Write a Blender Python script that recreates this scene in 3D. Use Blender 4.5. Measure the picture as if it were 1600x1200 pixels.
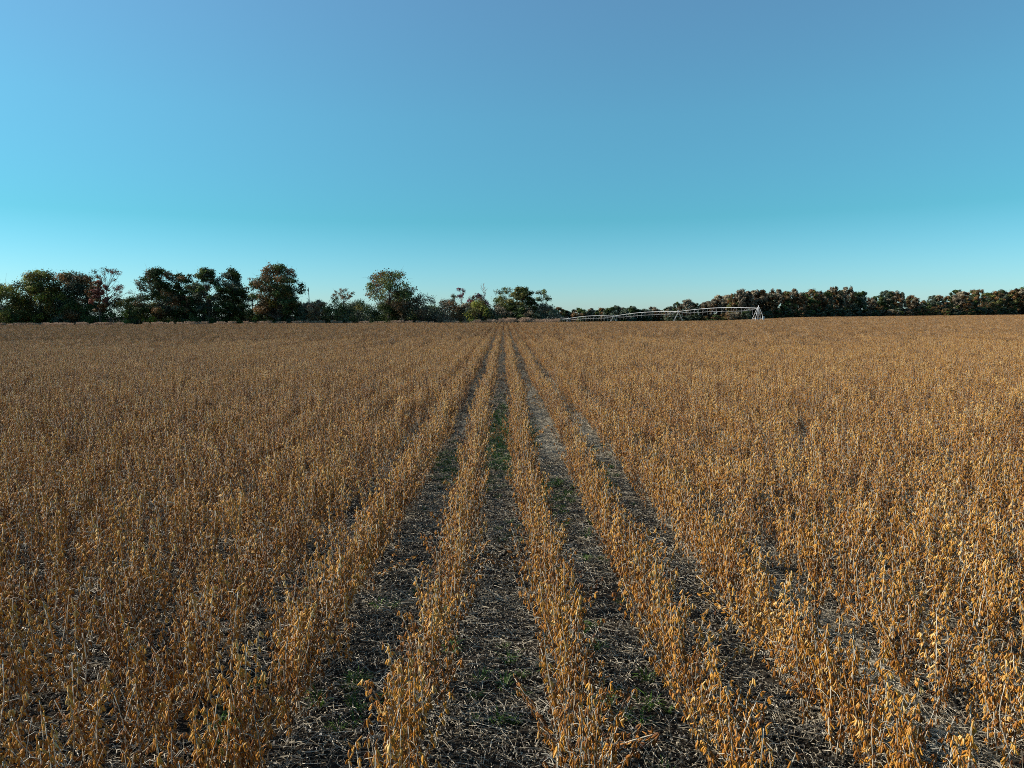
import bpy, math, random
import numpy as np
from mathutils import Vector, Matrix, Euler

for o in list(bpy.data.objects):
    bpy.data.objects.remove(o, do_unlink=True)
scene = bpy.context.scene
COL = scene.collection
R = math.radians

# ------------------------------------------------------------------ camera
CAM_H = 2.78
F_PX = 1070.0                       # focal length in photograph pixels (1600 wide)
PITCH, YAW, ROLL = 5.83, -0.64, 0.40
cam_d = bpy.data.cameras.new('camera')
cam = bpy.data.objects.new('camera', cam_d)
COL.objects.link(cam)
cam_d.sensor_width = 36.0
cam_d.lens = 36.0 * F_PX / 1600.0
cam_d.clip_start = 0.05
cam_d.clip_end = 12000
CAM_M = (Matrix.Rotation(R(YAW), 3, 'Z') @ Matrix.Rotation(R(90 - PITCH), 3, 'X') @ Matrix.Rotation(R(-ROLL), 3, 'Z'))
cam.matrix_world = Matrix.Translation((0, 0, CAM_H)) @ CAM_M.to_4x4()
scene.camera = cam
scene.render.resolution_x, scene.render.resolution_y = 1024, 768

# ------------------------------------------------------------------ sky, sun, exposure
SUN_AZ, SUN_EL = -85.0, 34.0        # degrees clockwise from the view direction (+Y), and above the horizon
world = bpy.data.worlds.new('World')
scene.world = world
world.use_nodes = True
wn, wl = world.node_tree.nodes, world.node_tree.links
wn.clear()
sky = wn.new('ShaderNodeTexSky')
sky.sky_type = 'NISHITA'
sky.sun_disc = False
sky.sun_elevation = R(SUN_EL)
sky.sun_rotation = R(SUN_AZ)
sky.altitude = 0
sky.air_density = 1.0
sky.dust_density = 0.25
sky.ozone_density = 2.0
# clear autumn air: cyan low down, bluer overhead (even all round the horizon)
wtc = wn.new('ShaderNodeTexCoord'); wsx = wn.new('ShaderNodeSeparateXYZ')
wl.new(wtc.outputs['Generated'], wsx.inputs[0])
wr_ = wn.new('ShaderNodeValToRGB')
wst = [(0.0, (.58, .86, 1.16)), (.04, (.47, .84, 1.08)), (.13, (.31, .82, .86)), (.26, (.50, 1.02, 1.01)), (.42, (.74, 1.12, 1.13)), (1.0, (.74, 1.14, 1.13))]
while len(wr_.color_ramp.elements) < len(wst): wr_.color_ramp.elements.new(.5)
for e_, (p_, c_) in zip(wr_.color_ramp.elements, wst):
    e_.position = p_; e_.color = (c_[0] / 1.4, c_[1] / 1.4, c_[2] / 1.4, 1)
wl.new(wsx.outputs['Z'], wr_.inputs[0])
mul = wn.new('ShaderNodeMix'); mul.data_type = 'RGBA'; mul.blend_type = 'MULTIPLY'
mul.inputs['Factor'].default_value = 1.0
wl.new(wr_.outputs[0], mul.inputs[7])
bg = wn.new('ShaderNodeBackground')
bg.inputs['Strength'].default_value = 0.130
wo = wn.new('ShaderNodeOutputWorld')
wl.new(sky.outputs[0], mul.inputs[6])
wl.new(mul.outputs[2], bg.inputs['Color'])
wl.new(bg.outputs[0], wo.inputs['Surface'])

sun_d = bpy.data.lights.new('sun', 'SUN')
sun_d.energy = 5.0
sun_d.angle = R(0.53)
sun_d.color = (1.0, 0.93, 0.82)
sun = bpy.data.objects.new('sun', sun_d)
COL.objects.link(sun)
sdir = Vector((math.sin(R(SUN_AZ)) * math.cos(R(SUN_EL)), math.cos(R(SUN_AZ)) * math.cos(R(SUN_EL)), math.sin(R(SUN_EL))))
sun.rotation_euler = sdir.to_track_quat('Z', 'Y').to_euler()
sun.location = (-30, 20, 40)

vs = scene.view_settings
vs.view_transform = 'Standard'
vs.look = 'None'
vs.gamma = 1.0
vs.use_curve_mapping = False
vs.exposure = 0.5
scene.render.engine = 'CYCLES'
scene.cycles.use_denoising = False
scene.cycles.pixel_filter_type = 'BLACKMAN_HARRIS'
scene.cycles.filter_width = 0.95
scene.cycles.max_bounces = 6
scene.cycles.diffuse_bounces = 3
scene.cycles.transparent_max_bounces = 4

# ------------------------------------------------------------------ helpers
def tag(o, label=None, cat=None, group=None, kind=None):
    if label: o['label'] = label
    if cat: o['category'] = cat
    if group: o['group'] = group
    if kind: o['kind'] = kind
    return o

def empty(name, loc=(0, 0, 0), rz=0.0, parent=None):
    o = bpy.data.objects.new(name, None)
    COL.objects.link(o)
    o.location = loc
    o.rotation_euler = (0, 0, rz)
    o.empty_display_size = 0.2
    o.parent = parent
    return o

def link(name, me, parent=None, loc=(0, 0, 0)):
    o = bpy.data.objects.new(name, me)
    COL.objects.link(o)
    o.parent = parent
    o.location = loc
    return o

def sstep(a, b, x):
    t = min(1.0, max(0.0, (x - a) / (b - a)))
    return t * t * (3 - 2 * t)

class MB:
    """collects faces with a per-vertex 'tint' value and a material slot per face"""
    def __init__(self):
        self.v, self.f, self.t, self.m = [], [], [], []
    def add(self, vs_, fs_, tint=0.5, mi=0):
        b = len(self.v)
        self.v.extend(vs_)
        self.f.extend(tuple(i + b for i in f) for f in fs_)
        self.t.extend([tint] * len(vs_))
        self.m.extend([mi] * len(fs_))
    def tube(self, pts, rad, n=5, tint=0.5, mi=0, flat=1.0, cap=True):
        pts = [Vector(p) for p in pts]
        vs_, fs_ = [], []
        ref = Vector((0.31, 0.83, 0.46))
        for i, p in enumerate(pts):
            d = (pts[min(i + 1, len(pts) - 1)] - pts[max(i - 1, 0)])
            d = d.normalized() if d.length > 1e-9 else Vector((0, 0, 1))
            u = d.cross(ref)
            if u.length < 1e-3: u = d.cross(Vector((1, 0, 0)))
            u.normalize()
            w = d.cross(u)
            for k in range(n):
                a = 2 * math.pi * k / n
                q = p + (u * math.cos(a) + w * math.sin(a) * flat) * rad[i]
                vs_.append((q.x, q.y, q.z))
        for i in range(len(pts) - 1):
            for k in range(n):
                fs_.append((i * n + k, i * n + (k + 1) % n, (i + 1) * n + (k + 1) % n, (i + 1) * n + k))
        if cap:
            fs_.append(tuple(range(n - 1, -1, -1)))
            fs_.append(tuple((len(pts) - 1) * n + k for k in range(n)))
        self.add(vs_, fs_, tint, mi)
    def box(self, c, s, tint=0.5, mi=0):
        x, y, z = c; a, b, h = s[0] / 2, s[1] / 2, s[2] / 2
        vs_ = [(x + i * a, y + j * b, z + k * h) for k in (-1, 1) for j in (-1, 1) for i in (-1, 1)]
        self.add(vs_, [(0, 2, 3, 1), (4, 5, 7, 6), (0, 1, 5, 4), (2, 6, 7, 3), (0, 4, 6, 2), (1, 3, 7, 5)], tint, mi)
    def mesh(self, name, mats, smooth=False):
        me = bpy.data.meshes.new(name)
        me.from_pydata(self.v, [], self.f)
        for m in mats: me.materials.append(m)
        if len(mats) > 1: me.polygons.foreach_set('material_index', self.m)
        at = me.attributes.new('tint', 'FLOAT', 'POINT')
        at.data.foreach_set('value', self.t)
        if smooth: me.polygons.foreach_set('use_smooth', [True] * len(self.f))
        me.update()
        return me

def ray(px, py):
    d = CAM_M @ Vector(((px - 800) / F_PX, -(py - 600) / F_PX, -1.0))
    return d
def at_y(px, py, y):
    d = ray(px, py)
    k = y / d.y
    return Vector((d.x * k, y, CAM_H + d.z * k))

def ground_z(x, y):
    """flat field; beyond about 190 m the land falls away ahead, and stays level to the right"""
    if y < 150: return 0.0
    s = x / max(y, 1.0)
    w = sstep(-0.2, 0.0, s) * (1 - sstep(0.26, 0.45, s))
    t = (y - 200) / 30.0
    drop = 30.0 * (math.log1p(math.exp(t)) if t < 30 else t) * 0.025
    drop -= 30.0 * math.log1p(math.exp((150 - 200) / 30.0)) * 0.025
    drop = max(0.0, min(drop, 6.0))
    return -drop * w

# ------------------------------------------------------------------ materials
def new_mat(name):
    m = bpy.data.materials.new(name)
    m.use_nodes = True
    nt = m.node_tree
    nt.nodes.clear()
    out = nt.nodes.new('ShaderNodeOutputMaterial')
    return m, nt.nodes, nt.links, out

def ramp(nodes, stops):
    r = nodes.new('ShaderNodeValToRGB')
    els = r.color_ramp.elements
    while len(els) < len(stops): els.new(0.5)
    for e, (p, c) in zip(els, stops):
        e.position = p
        e.color = (c[0], c[1], c[2], 1)
    return r

def leafy(name, stops, rough=0.65, transl=0.15, var=0.25, spec=0.25, huevar=0.0):
    """colour from the 'tint' attribute, varied per object, partly translucent"""
    m, n, l, out = new_mat(name)
    a = n.new('ShaderNodeAttribute'); a.attribute_name = 'tint'
    oi = n.new('ShaderNodeObjectInfo')
    ad = n.new('ShaderNodeMath'); ad.operation = 'MULTIPLY_ADD'
    ad.inputs[1].default_value = huevar; ad.inputs[2].default_value = -huevar / 2
    l.new(oi.outputs['Random'], ad.inputs[0])
    ad2 = n.new('ShaderNodeMath'); ad2.operation = 'ADD'; ad2.use_clamp = True
    l.new(a.outputs['Fac'], ad2.inputs[0]); l.new(ad.outputs[0], ad2.inputs[1])
    r = ramp(n, stops)
    l.new(ad2.outputs[0], r.inputs[0])
    hv = n.new('ShaderNodeHueSaturation')
    mm = n.new('ShaderNodeMath'); mm.operation = 'MULTIPLY_ADD'
    mm.inputs[1].default_value = var; mm.inputs[2].default_value = 1 - var / 2
    l.new(oi.outputs['Random'], mm.inputs[0])
    l.new(mm.outputs[0], hv.inputs['Value'])
    l.new(r.outputs[0], hv.inputs['Color'])
    p = n.new('ShaderNodeBsdfPrincipled')
    p.inputs['Roughness'].default_value = rough
    p.inputs['Specular IOR Level'].default_value = spec
    l.new(hv.outputs[0], p.inputs['Base Color'])
    if transl > 0:
        t = n.new('ShaderNodeBsdfTranslucent')
        l.new(hv.outputs[0], t.inputs['Color'])
        mx = n.new('ShaderNodeMixShader'); mx.inputs[0].default_value = transl
        l.new(p.outputs[0], mx.inputs[1]); l.new(t.outputs[0], mx.inputs[2])
        l.new(mx.outputs[0], out.inputs['Surface'])
    else:
        l.new(p.outputs[0], out.inputs['Surface'])
    return m

M_POD = leafy('soybean_pod', [(0.0, (0.06, 0.022, 0.007)), (0.30, (0.24, 0.088, 0.013)), (0.6, (0.43, 0.178, 0.021)),
                              (0.85, (0.56, 0.275, 0.038)), (1.0, (0.60, 0.40, 0.15))], 0.5, 0.08, 0.35, 0.35, 0.25)
M_STEM = leafy('dry_soybean_stem', [(0.0, (0.17, 0.135, 0.09)), (0.5, (0.33, 0.28, 0.20)), (1.0, (0.60, 0.54, 0.43))], 0.5, 0.0, 0.3, 0.4, 0.2)
M_STRAW = leafy('straw', [(0.0, (0.030, 0.023, 0.016)), (0.45, (0.11, 0.085, 0.055)), (0.7, (0.30, 0.245, 0.165)), (1.0, (0.58, 0.51, 0.38))], 0.5, 0.08, 0.2, 0.4)
M_GRASS = leafy('grass_blade', [(0.0, (0.032, 0.070, 0.010)), (1.0, (0.085, 0.16, 0.020))], 0.5, 0.25, 0.3, 0.3)
M_BARK = leafy('bark', [(0.0, (0.045, 0.038, 0.030)), (1.0, (0.13, 0.115, 0.095))], 0.85, 0.0, 0.3, 0.15)
M_DEAD = leafy('bleached_dead_wood', [(0.0, (0.20, 0.18, 0.16)), (1.0, (0.38, 0.35, 0.32))], 0.8, 0.0, 0.2, 0.15)
LEAF = {
    'green': leafy('leaf_green', [(0.0, (0.033, 0.060, 0.022)), (0.6, (0.075, 0.116, 0.033)), (1.0, (0.147, 0.172, 0.041))], 0.6, 0.3, 0.3),
    'olive': leafy('leaf_olive', [(0.0, (0.062, 0.072, 0.022)), (0.6, (0.158, 0.151, 0.041)), (1.0, (0.273, 0.222, 0.052))], 0.6, 0.3, 0.3),
    'grey': leafy('leaf_greygreen', [(0.0, (0.046, 0.070, 0.045)), (0.6, (0.096, 0.125, 0.081)), (1.0, (0.179, 0.202, 0.133))], 0.6, 0.28, 0.3),
    'rust': leafy('leaf_rust', [(0.0, (0.062, 0.049, 0.022)), (0.6, (0.179, 0.109, 0.045)), (1.0, (0.315, 0.151, 0.055))], 0.6, 0.28, 0.3),
    'red': leafy('leaf_red', [(0.0, (0.074, 0.036, 0.029)), (0.6, (0.200, 0.065, 0.047)), (1.0, (0.336, 0.121, 0.065))], 0.6, 0.2, 0.2),
    'purple': leafy('leaf_purple', [(0.0, (0.062, 0.029, 0.037)), (1.0, (0.231, 0.060, 0.101))], 0.6, 0.2, 0.2),
    'yellow': leafy('leaf_yellowgreen', [(0.0, (0.105, 0.125, 0.022)), (0.6, (0.253, 0.262, 0.041)), (1.0, (0.420, 0.383, 0.055))], 0.6, 0.25, 0.25),
    'brown': leafy('twig_brown', [(0.0, (0.105, 0.080, 0.052)), (0.6, (0.200, 0.157, 0.100)), (1.0, (0.315, 0.252, 0.157))], 0.7, 0.1, 0.3),
    'tan': leafy('seed_head_tan', [(0.0, (0.253, 0.172, 0.111)), (1.0, (0.587, 0.403, 0.277))], 0.7, 0.15, 0.3),
}

def metal(name, col, rough):
    m, n, l, out = new_mat(name)
    p = n.new('ShaderNodeBsdfPrincipled')
    tc = n.new('ShaderNodeTexCoord')
    ns = n.new('ShaderNodeTexNoise'); ns.inputs['Scale'].default_value = 1.7; ns.inputs['Detail'].default_value = 5
    r = ramp(n, [(0.3, [c * 0.8 for c in col]), (0.7, col)])
    l.new(tc.outputs['Object'], ns.inputs['Vector'])
    l.new(ns.outputs['Fac'], r.inputs[0])
    l.new(r.outputs[0], p.inputs['Base Color'])
    p.inputs['Metallic'].default_value = 0.25
    p.inputs['Roughness'].default_value = rough
    l.new(p.outputs[0], out.inputs['Surface'])
    return m
M_GALV = metal('galvanised_steel', (0.60, 0.585, 0.57), 0.5)
M_TYRE = metal('tyre_rubber', (0.03, 0.03, 0.03), 0.9)
M_TYRE.node_tree.nodes['Principled BSDF'].inputs['Metallic'].default_value = 0

def soil_mat():
    m, n, l, out = new_mat('dark_field_soil')
    tc = n.new('ShaderNodeTexCoord')
    a = n.new('ShaderNodeTexNoise'); a.inputs['Scale'].default_value = 9; a.inputs['Detail'].default_value = 8; a.inputs['Roughness'].default_value = 0.65
    b = n.new('ShaderNodeTexNoise'); b.inputs['Scale'].default_value = 55; b.inputs['Detail'].default_value = 6
    for t in (a, b): l.new(tc.outputs['Object'], t.inputs['Vector'])
    r = ramp(n, [(0.30, (0.012, 0.010, 0.007)), (0.55, (0.026, 0.020, 0.014)), (0.75, (0.055, 0.044, 0.030))])
    mx = n.new('ShaderNodeMath'); mx.operation = 'ADD'
    h = n.new('ShaderNodeMath'); h.operation = 'MULTIPLY'; h.inputs[1].default_value = 0.5
    h2 = n.new('ShaderNodeMath'); h2.operation = 'MULTIPLY'; h2.inputs[1].default_value = 0.5
    l.new(a.outputs['Fac'], h.inputs[0]); l.new(b.outputs['Fac'], h2.inputs[0])
    l.new(h.outputs[0], mx.inputs[0]); l.new(h2.outputs[0], mx.inputs[1])
    l.new(mx.outputs[0], r.inputs[0])
    p = n.new('ShaderNodeBsdfPrincipled')
    p.inputs['Roughness'].default_value = 0.95
    p.inputs['Specular IOR Level'].default_value = 0.15
    bm = n.new('ShaderNodeBump'); bm.inputs['Strength'].default_value = 0.9; bm.inputs['Distance'].default_value = 0.03
    l.new(mx.outputs[0], bm.inputs['Height'])
    l.new(r.outputs[0], p.inputs['Base Color'])
    l.new(bm.outputs[0], p.inputs['Normal'])
    l.new(p.outputs[0], out.inputs['Surface'])
    return m
M_SOIL = soil_mat()

# ------------------------------------------------------------------ ground sheet
def build_ground():
    def axis(lims):
        out = []
        for a, b, n in lims:
            out += [a + (b - a) * i / n for i in range(n)]
        out.append(lims[-1][1])
        return out
    xs = axis([(-6000, -400, 7), (-400, -40, 24), (-40, -8, 16), (-8, 8, 106), (8, 40, 16), (40, 400, 36), (400, 6000, 7)])
    ys = axis([(-300, -4, 8), (-4, 3, 14), (3, 22, 126), (22, 60, 40), (60, 600, 72), (600, 7000, 10)])
    rnd = random.Random(5)
    v, f = [], []
    for y in ys:
        for x in xs:
            z = ground_z(x, y)
            if abs(x) < 8 and 3 < y < 60:
                z += rnd.uniform(-0.014, 0.014)
            v.append((x, y, z))
    nx = len(xs)
    for j in range(len(ys) - 1):
        for i in range(nx - 1):
            a = j * nx + i
            f.append((a, a + 1, a + nx + 1, a + nx))
    me = bpy.data.meshes.new('field_ground')
    me.from_pydata(v, [], f)
    me.materials.append(M_SOIL)
    me.polygons.foreach_set('use_smooth', [True] * len(f))
    o = link('field_ground', me)
    tag(o, 'dark bare field soil under the crop rows', 'ground', kind='structure')
build_ground()

# ------------------------------------------------------------------ scatter through geometry nodes (for uncountable masses only)
def scatter(name, src_meshes, pts, rots, scls, idxs, label, cat):
    hold = bpy.data.collections.new(name + '_sources')
    for i, me in enumerate(src_meshes):
        hold.objects.link(bpy.data.objects.new('%s_source_%02d' % (name, i), me))
    me = bpy.data.meshes.new(name)
    me.from_pydata([tuple(p) for p in pts], [], [])
    a = me.attributes.new('rot', 'FLOAT_VECTOR', 'POINT'); a.data.foreach_set('vector', np.asarray(rots, dtype=np.float32).ravel())
    a = me.attributes.new('scl', 'FLOAT_VECTOR', 'POINT'); a.data.foreach_set('vector', np.asarray(scls, dtype=np.float32).ravel())
    a = me.attributes.new('idx', 'INT', 'POINT'); a.data.foreach_set('value', np.asarray(idxs, dtype=np.int32))
    o = link(name, me)
    tag(o, label, cat, kind='stuff')
    ng = bpy.data.node_groups.new(name + '_nodes', 'GeometryNodeTree')
    ng.interface.new_socket('Geometry', in_out='INPUT', socket_type='NodeSocketGeometry')
    ng.interface.new_socket('Geometry', in_out='OUTPUT', socket_type='NodeSocketGeometry')
    n, l = ng.nodes, ng.links
    gi = n.new('NodeGroupInput'); go = n.new('NodeGroupOutput')
    ci = n.new('GeometryNodeCollectionInfo')
    ci.inputs['Collection'].default_value = hold
    ci.inputs['Separate Children'].default_value = True
    ci.inputs['Reset Children'].default_value = True
    ip = n.new('GeometryNodeInstanceOnPoints')
    ip.inputs['Pick Instance'].default_value = True
    def attr(nm, ty):
        q = n.new('GeometryNodeInputNamedAttribute'); q.data_type = ty; q.inputs['Name'].default_value = nm
        return q.outputs['Attribute']
    er = n.new('FunctionNodeEulerToRotation')
    l.new(attr('rot', 'FLOAT_VECTOR'), er.inputs[0])
    l.new(gi.outputs[0], ip.inputs['Points'])
    l.new(ci.outputs[0], ip.inputs['Instance'])
    l.new(attr('idx', 'INT'), ip.inputs['Instance Index'])
    l.new(er.outputs[0], ip.inputs['Rotation'])
    l.new(attr('scl', 'FLOAT_VECTOR'), ip.inputs['Scale'])
    l.new(ip.outputs[0], go.inputs[0])
    md = o.modifiers.new('scatter', 'NODES')
    md.node_group = ng
    return o

# ------------------------------------------------------------------ soybean plants
def pod(mb, p, d, rnd, L=None, mi=0, low=False, tm=0.5):
    """one dry pod: flattened, slightly curved, bulging over the beans"""
    L = L or rnd.uniform(0.030, 0.043)
    d = d.normalized()
    side = d.cross(Vector((rnd.uniform(-1, 1), rnd.uniform(-1, 1), rnd.uniform(-.4, .4))))
    side = side.normalized() if side.length > 1e-4 else Vector((1, 0, 0))
    bend = rnd.uniform(-0.18, 0.18)
    w = L * rnd.uniform(0.13, 0.165)
    prof = [(0.0, .25), (.2, .95), (.36, .74), (.52, 1.0), (.68, .74), (.82, .86), (1.0, .10)] if not low else [(0.0, .3), (.45, 1.0), (1.0, .15)]
    pts = [p + d * (L * t) + side * (bend * L * math.sin(math.pi * t)) for t, _ in prof]
    t = min(1, max(0, rnd.gauss(tm, 0.20)))
    mb.tube(pts, [w * r for _, r in prof], 5 if not low else 4, t, mi, 0.68, cap=False)

def plant_skeleton(seed, hs=1.0):
    rnd = random.Random(seed)
    H = rnd.uniform(0.62, 0.78) * hs
    lean = Vector((rnd.uniform(-.07, .07), rnd.uniform(-.07, .07), 0))
    wob = Vector((rnd.uniform(-.02, .02), rnd.uniform(-.02, .02), 0))
    main = []
    for i in range(8):
        t = i / 7
        main.append(Vector((0, 0, -0.01)) + Vector((0, 0, H * t)) + lean * (t ** 1.5) + wob * math.sin(t * 7))
    branches = []
    for b in range(rnd.choice((2, 2, 3, 3))):
        k = rnd.uniform(0.12, 0.42)
        i0 = k * 7
        a = main[int(i0)].lerp(main[int(i0) + 1], i0 - int(i0))
        az = rnd.uniform(0, 2 * math.pi)
        out = Vector((math.cos(az), math.sin(az), 0))
        top = H * rnd.uniform(0.62, 0.95)
        rch = rnd.uniform(0.09, 0.25)
        pts = []
        for i in range(6):
            t = i / 5
            pts.append(a + out * rch * (t ** 0.8) + Vector((0, 0, (top - a.z) * (t ** 1.15))))
        branches.append(pts)
    return rnd, H, main, branches

def along(pts, t):
    q = t * (len(pts) - 1)
    i = min(int(q), len(pts) - 2)
    return pts[i].lerp(pts[i + 1], q - i)

def plant_parts(seed, low=False, hs=1.0):
    """returns stem builder and a list of pod-cluster builders, one for each node"""
    rnd, H, main, branches = plant_skeleton(seed, hs)
    st = MB()
    tm = rnd.choice((.22, .36, .45, .52, .6, .72))
    n = 4 if not low else 3
    st.tube(main, [0.0052 - 0.0030 * i / 7 for i in range(8)], n, rnd.uniform(.35, .9))
    for pts in branches:
        st.tube(pts, [0.0038 - 0.0020 * i / 5 for i in range(6)], n, rnd.uniform(.3, .8))
    clusters = []
    for pts, lo, step in [(main, 0.15, 0.041)] + [(b, 0.22, 0.043) for b in branches]:
        L = sum((pts[i + 1] - pts[i]).length for i in range(len(pts) - 1))
        t = lo
        az = rnd.uniform(0, 6.28)
        last = False
        while not last:
            last = t >= 0.985
            p = along(pts, min(t, 1.0))
            az += math.pi + rnd.uniform(-.7, .7)
            np_ = rnd.choice((2, 3, 3, 4)) if t < 0.5 else rnd.choice((3, 4, 4, 5))
            if last: np_ += 2
            c = MB()
            for k in range(np_):
                a2 = az + rnd.uniform(-.9, .9)
                o = Vector((math.cos(a2), math.sin(a2), 0))
                base = p + o * rnd.uniform(0.006, 0.013) + Vector((0, 0, rnd.uniform(-.006, .010)))
                d = o * rnd.uniform(0.10, 0.62) + Vector((0, 0, -rnd.uniform(0.65, 1.0)))
                if rnd.random() < 0.06: d.z *= -0.4
                pod(c, base, d, rnd, low=low, tm=tm)
            clusters.append(c)
            t += step / L * rnd.uniform(.8, 1.25)
    # a few withered petioles sticking out
    for k in range(rnd.randint(3, 7)):
        p = along(main, rnd.uniform(.3, .9))
        az = rnd.uniform(0, 6.28)
        o = Vector((math.cos(az), math.sin(az), rnd.uniform(-.2, .9))) * rnd.uniform(.05, .13)
        st.tube([p, p + o * .6 + Vector((0, 0, .01)), p + o - Vector((0, 0, .015))], [.0018, .0015, .001], 3, rnd.uniform(.5, 1))
    return st, clusters

def merge(dst, src, M=None, mi=0):
    vs_ = src.v if M is None else [tuple(M @ Vector(q)) for q in src.v]
    b = len(dst.v)
    dst.v.extend(vs_)
    dst.f.extend(tuple(i + b for i in f) for f in src.f)
    dst.t.extend(src.t)
    dst.m.extend([mi] * len(src.f))

NV = 14
VAR = []          # per variant: stem mesh, joined pod mesh, list of pod-cluster meshes, whole-plant mesh, builders
for s in range(NV):
    st, cl = plant_parts(100 + s)
    pods = MB()
    for c in cl: merge(pods, c)
    whole = MB()
    merge(whole, st, None, 0); merge(whole, pods, None, 1)
    VAR.append(dict(stem=st.mesh('stem', [M_STEM], True), pods=pods.mesh('pods', [M_POD], True),
                    cl=[c.mesh('pod_cluster', [M_POD], True) for c in cl],
                    whole=whole.mesh('soybean_plant_whole', [M_STEM, M_POD], True)))

ROW, ROW0, STEP = 0.914, 0.35, 0.068

def hash2(a, b):
    h = math.sin(a * 12.9898 + b * 78.233) * 43758.5453
    return h - math.floor(h)
def vnoise(x, y):
    xi, yi = math.floor(x), math.floor(y)
    fx, fy = x - xi, y - yi
    fx = fx * fx * (3 - 2 * fx); fy = fy * fy * (3 - 2 * fy)
    a = hash2(xi, yi) * (1 - fx) + hash2(xi + 1, yi) * fx
    b = hash2(xi, yi + 1) * (1 - fx) + hash2(xi + 1, yi + 1) * fx
    return a * (1 - fy) + b * fy

def y_max(x, y):
    """far edge of the crop: the hedge of trees ahead and to the left, the wood to the right"""
    s = x / max(y, 1.0)
    if s < 0.075: return 186.0 + 3.0 * max(0, -s)
    if s < 0.33: return 285.0
    return 262.0 + (s - 0.33) * 180.0

def seen(x, y, m=1.5):
    return y > 0 and abs(x) < 0.80 * y + m

rnd = random.Random(11)
near, mid, far = [], [], []
NEAR_R = 42.0
k_lo, k_hi = int(-160 / ROW), int(300 / ROW)
for k in range(k_lo, k_hi):
    xr = ROW0 + k * ROW
    n_end = NEAR_R + math.floor(hash2(k, 3.3) * 26)
    # single plants
    if abs(xr) < 56:
        y = max(1.6, (abs(xr) - 2.5) / 0.80)
        while y < n_end:
            dens = vnoise(xr * 0.9 + 31, y * 0.45 + 7)
            # rows further from the middle stand thinner and looser in places
            gap = 0.07 if -2 < k < 2 else (0.06 if k > 0 else 0.03)
            y += STEP * rnd.uniform(.55, 1.5) * (.92 if -2 < k < 2 else .70)
            if dens < gap and rnd.random() < 0.75: continue
            spread = 0.055 if -2 < k < 2 else (0.115 if k in (-2, 2) else (0.19 if k > 0 else 0.21))
            if (k > 2 and 12.9 < y + .3 * math.sin(k * 2.3) < 14.9) or (k < -1 and 15.5 < y < 17.8 and k > -5): spread *= .42
            x = xr + rnd.gauss(0, spread) + 0.05 * math.sin(y * 0.35 + k * 1.7)
            hs = 0.86 + 0.22 * vnoise(xr * 1.3 + 5, y * 0.8) + rnd.uniform(-.06, .06)
            tilt = abs(rnd.gauss(0, 0.10))
            if rnd.random() < 0.035: tilt = rnd.uniform(0.5, 1.25)
            near.append((x, y, hs, tilt, rnd.uniform(0, 6.283), rnd.uniform(0, 6.283), rnd.randrange(NV)))
    # row segments of one metre beyond
    y0 = max(n_end if abs(xr) < 56 else NEAR_R, math.ceil((abs(xr) - 3) / 0.80))
    yy = y0 + 0.5
    while yy < 345:
        if yy > y_max(xr, yy):
            if xr / yy < 0.075 and xr <= 0: break
            if xr / yy >= 0.075: break
            yy += 1.0
            continue
        far.append((xr, yy))
        yy += 1.0

# the 300 plants that show largest stand as things of their own
def inview(p):
    x, y = p[0], p[1]
    q = CAM_M.transposed() @ Vector((x, y, 0.62 * p[2] - CAM_H))
    if q.z >= 0: return False
    u, v = q.x / -q.z * F_PX + 800, 600 - q.y / -q.z * F_PX
    return -10 < u < 1610 and v < 1215
order = sorted(near, key=lambda p: p[0] ** 2 + p[1] ** 2 + 4)
hero = [p for p in order if inview(p)][:300]
hero_set = set(id(p) for p in hero)
rest = [p for p in near if id(p) not in hero_set]

def plant_euler(p):
    x, y, hs, tilt, taz, rz, vi = p
    ax = Vector((math.cos(taz), math.sin(taz), 0))
    return (Matrix.Rotation(tilt, 3, ax) @ Matrix.Rotation(rz, 3, 'Z')).to_euler()

for i, p in enumerate(hero):
    x, y, hs, tilt, taz, rz, vi = p
    t = empty('soybean_plant', (x, y, 0.0))
    t.rotation_euler = plant_euler(p)
    t.scale = (1, 1, hs)
    if tilt > 0.45:
        tag(t, 'ripe soybean plant fallen over sideways, its stem lying into the bare gap', 'soybean plant', 'fallen soybean plants in the front rows')
    else:
        tag(t, 'single ripe soybean plant, orange-brown pods on an upright pale leafless stem', 'soybean plant', 'upright soybean plants in the front rows')
    V = VAR[vi]
    link('stem', V['stem'], t)
    if i < 90:
        for me in V['cl']: link('pod_cluster', me, t)
    else:
        tag(link('pods', V['pods'], t), kind='stuff')

scatter('soybean_rows', [v['whole'] for v in VAR], [(p[0], p[1], 0) for p in rest], [tuple(plant_euler(p)) for p in rest],
        [(1, 1, p[2]) for p in rest], [p[6] for p in rest],
        'dense mass of ripe orange-brown soybean rows running away towards the trees', 'soybean crop')

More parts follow.
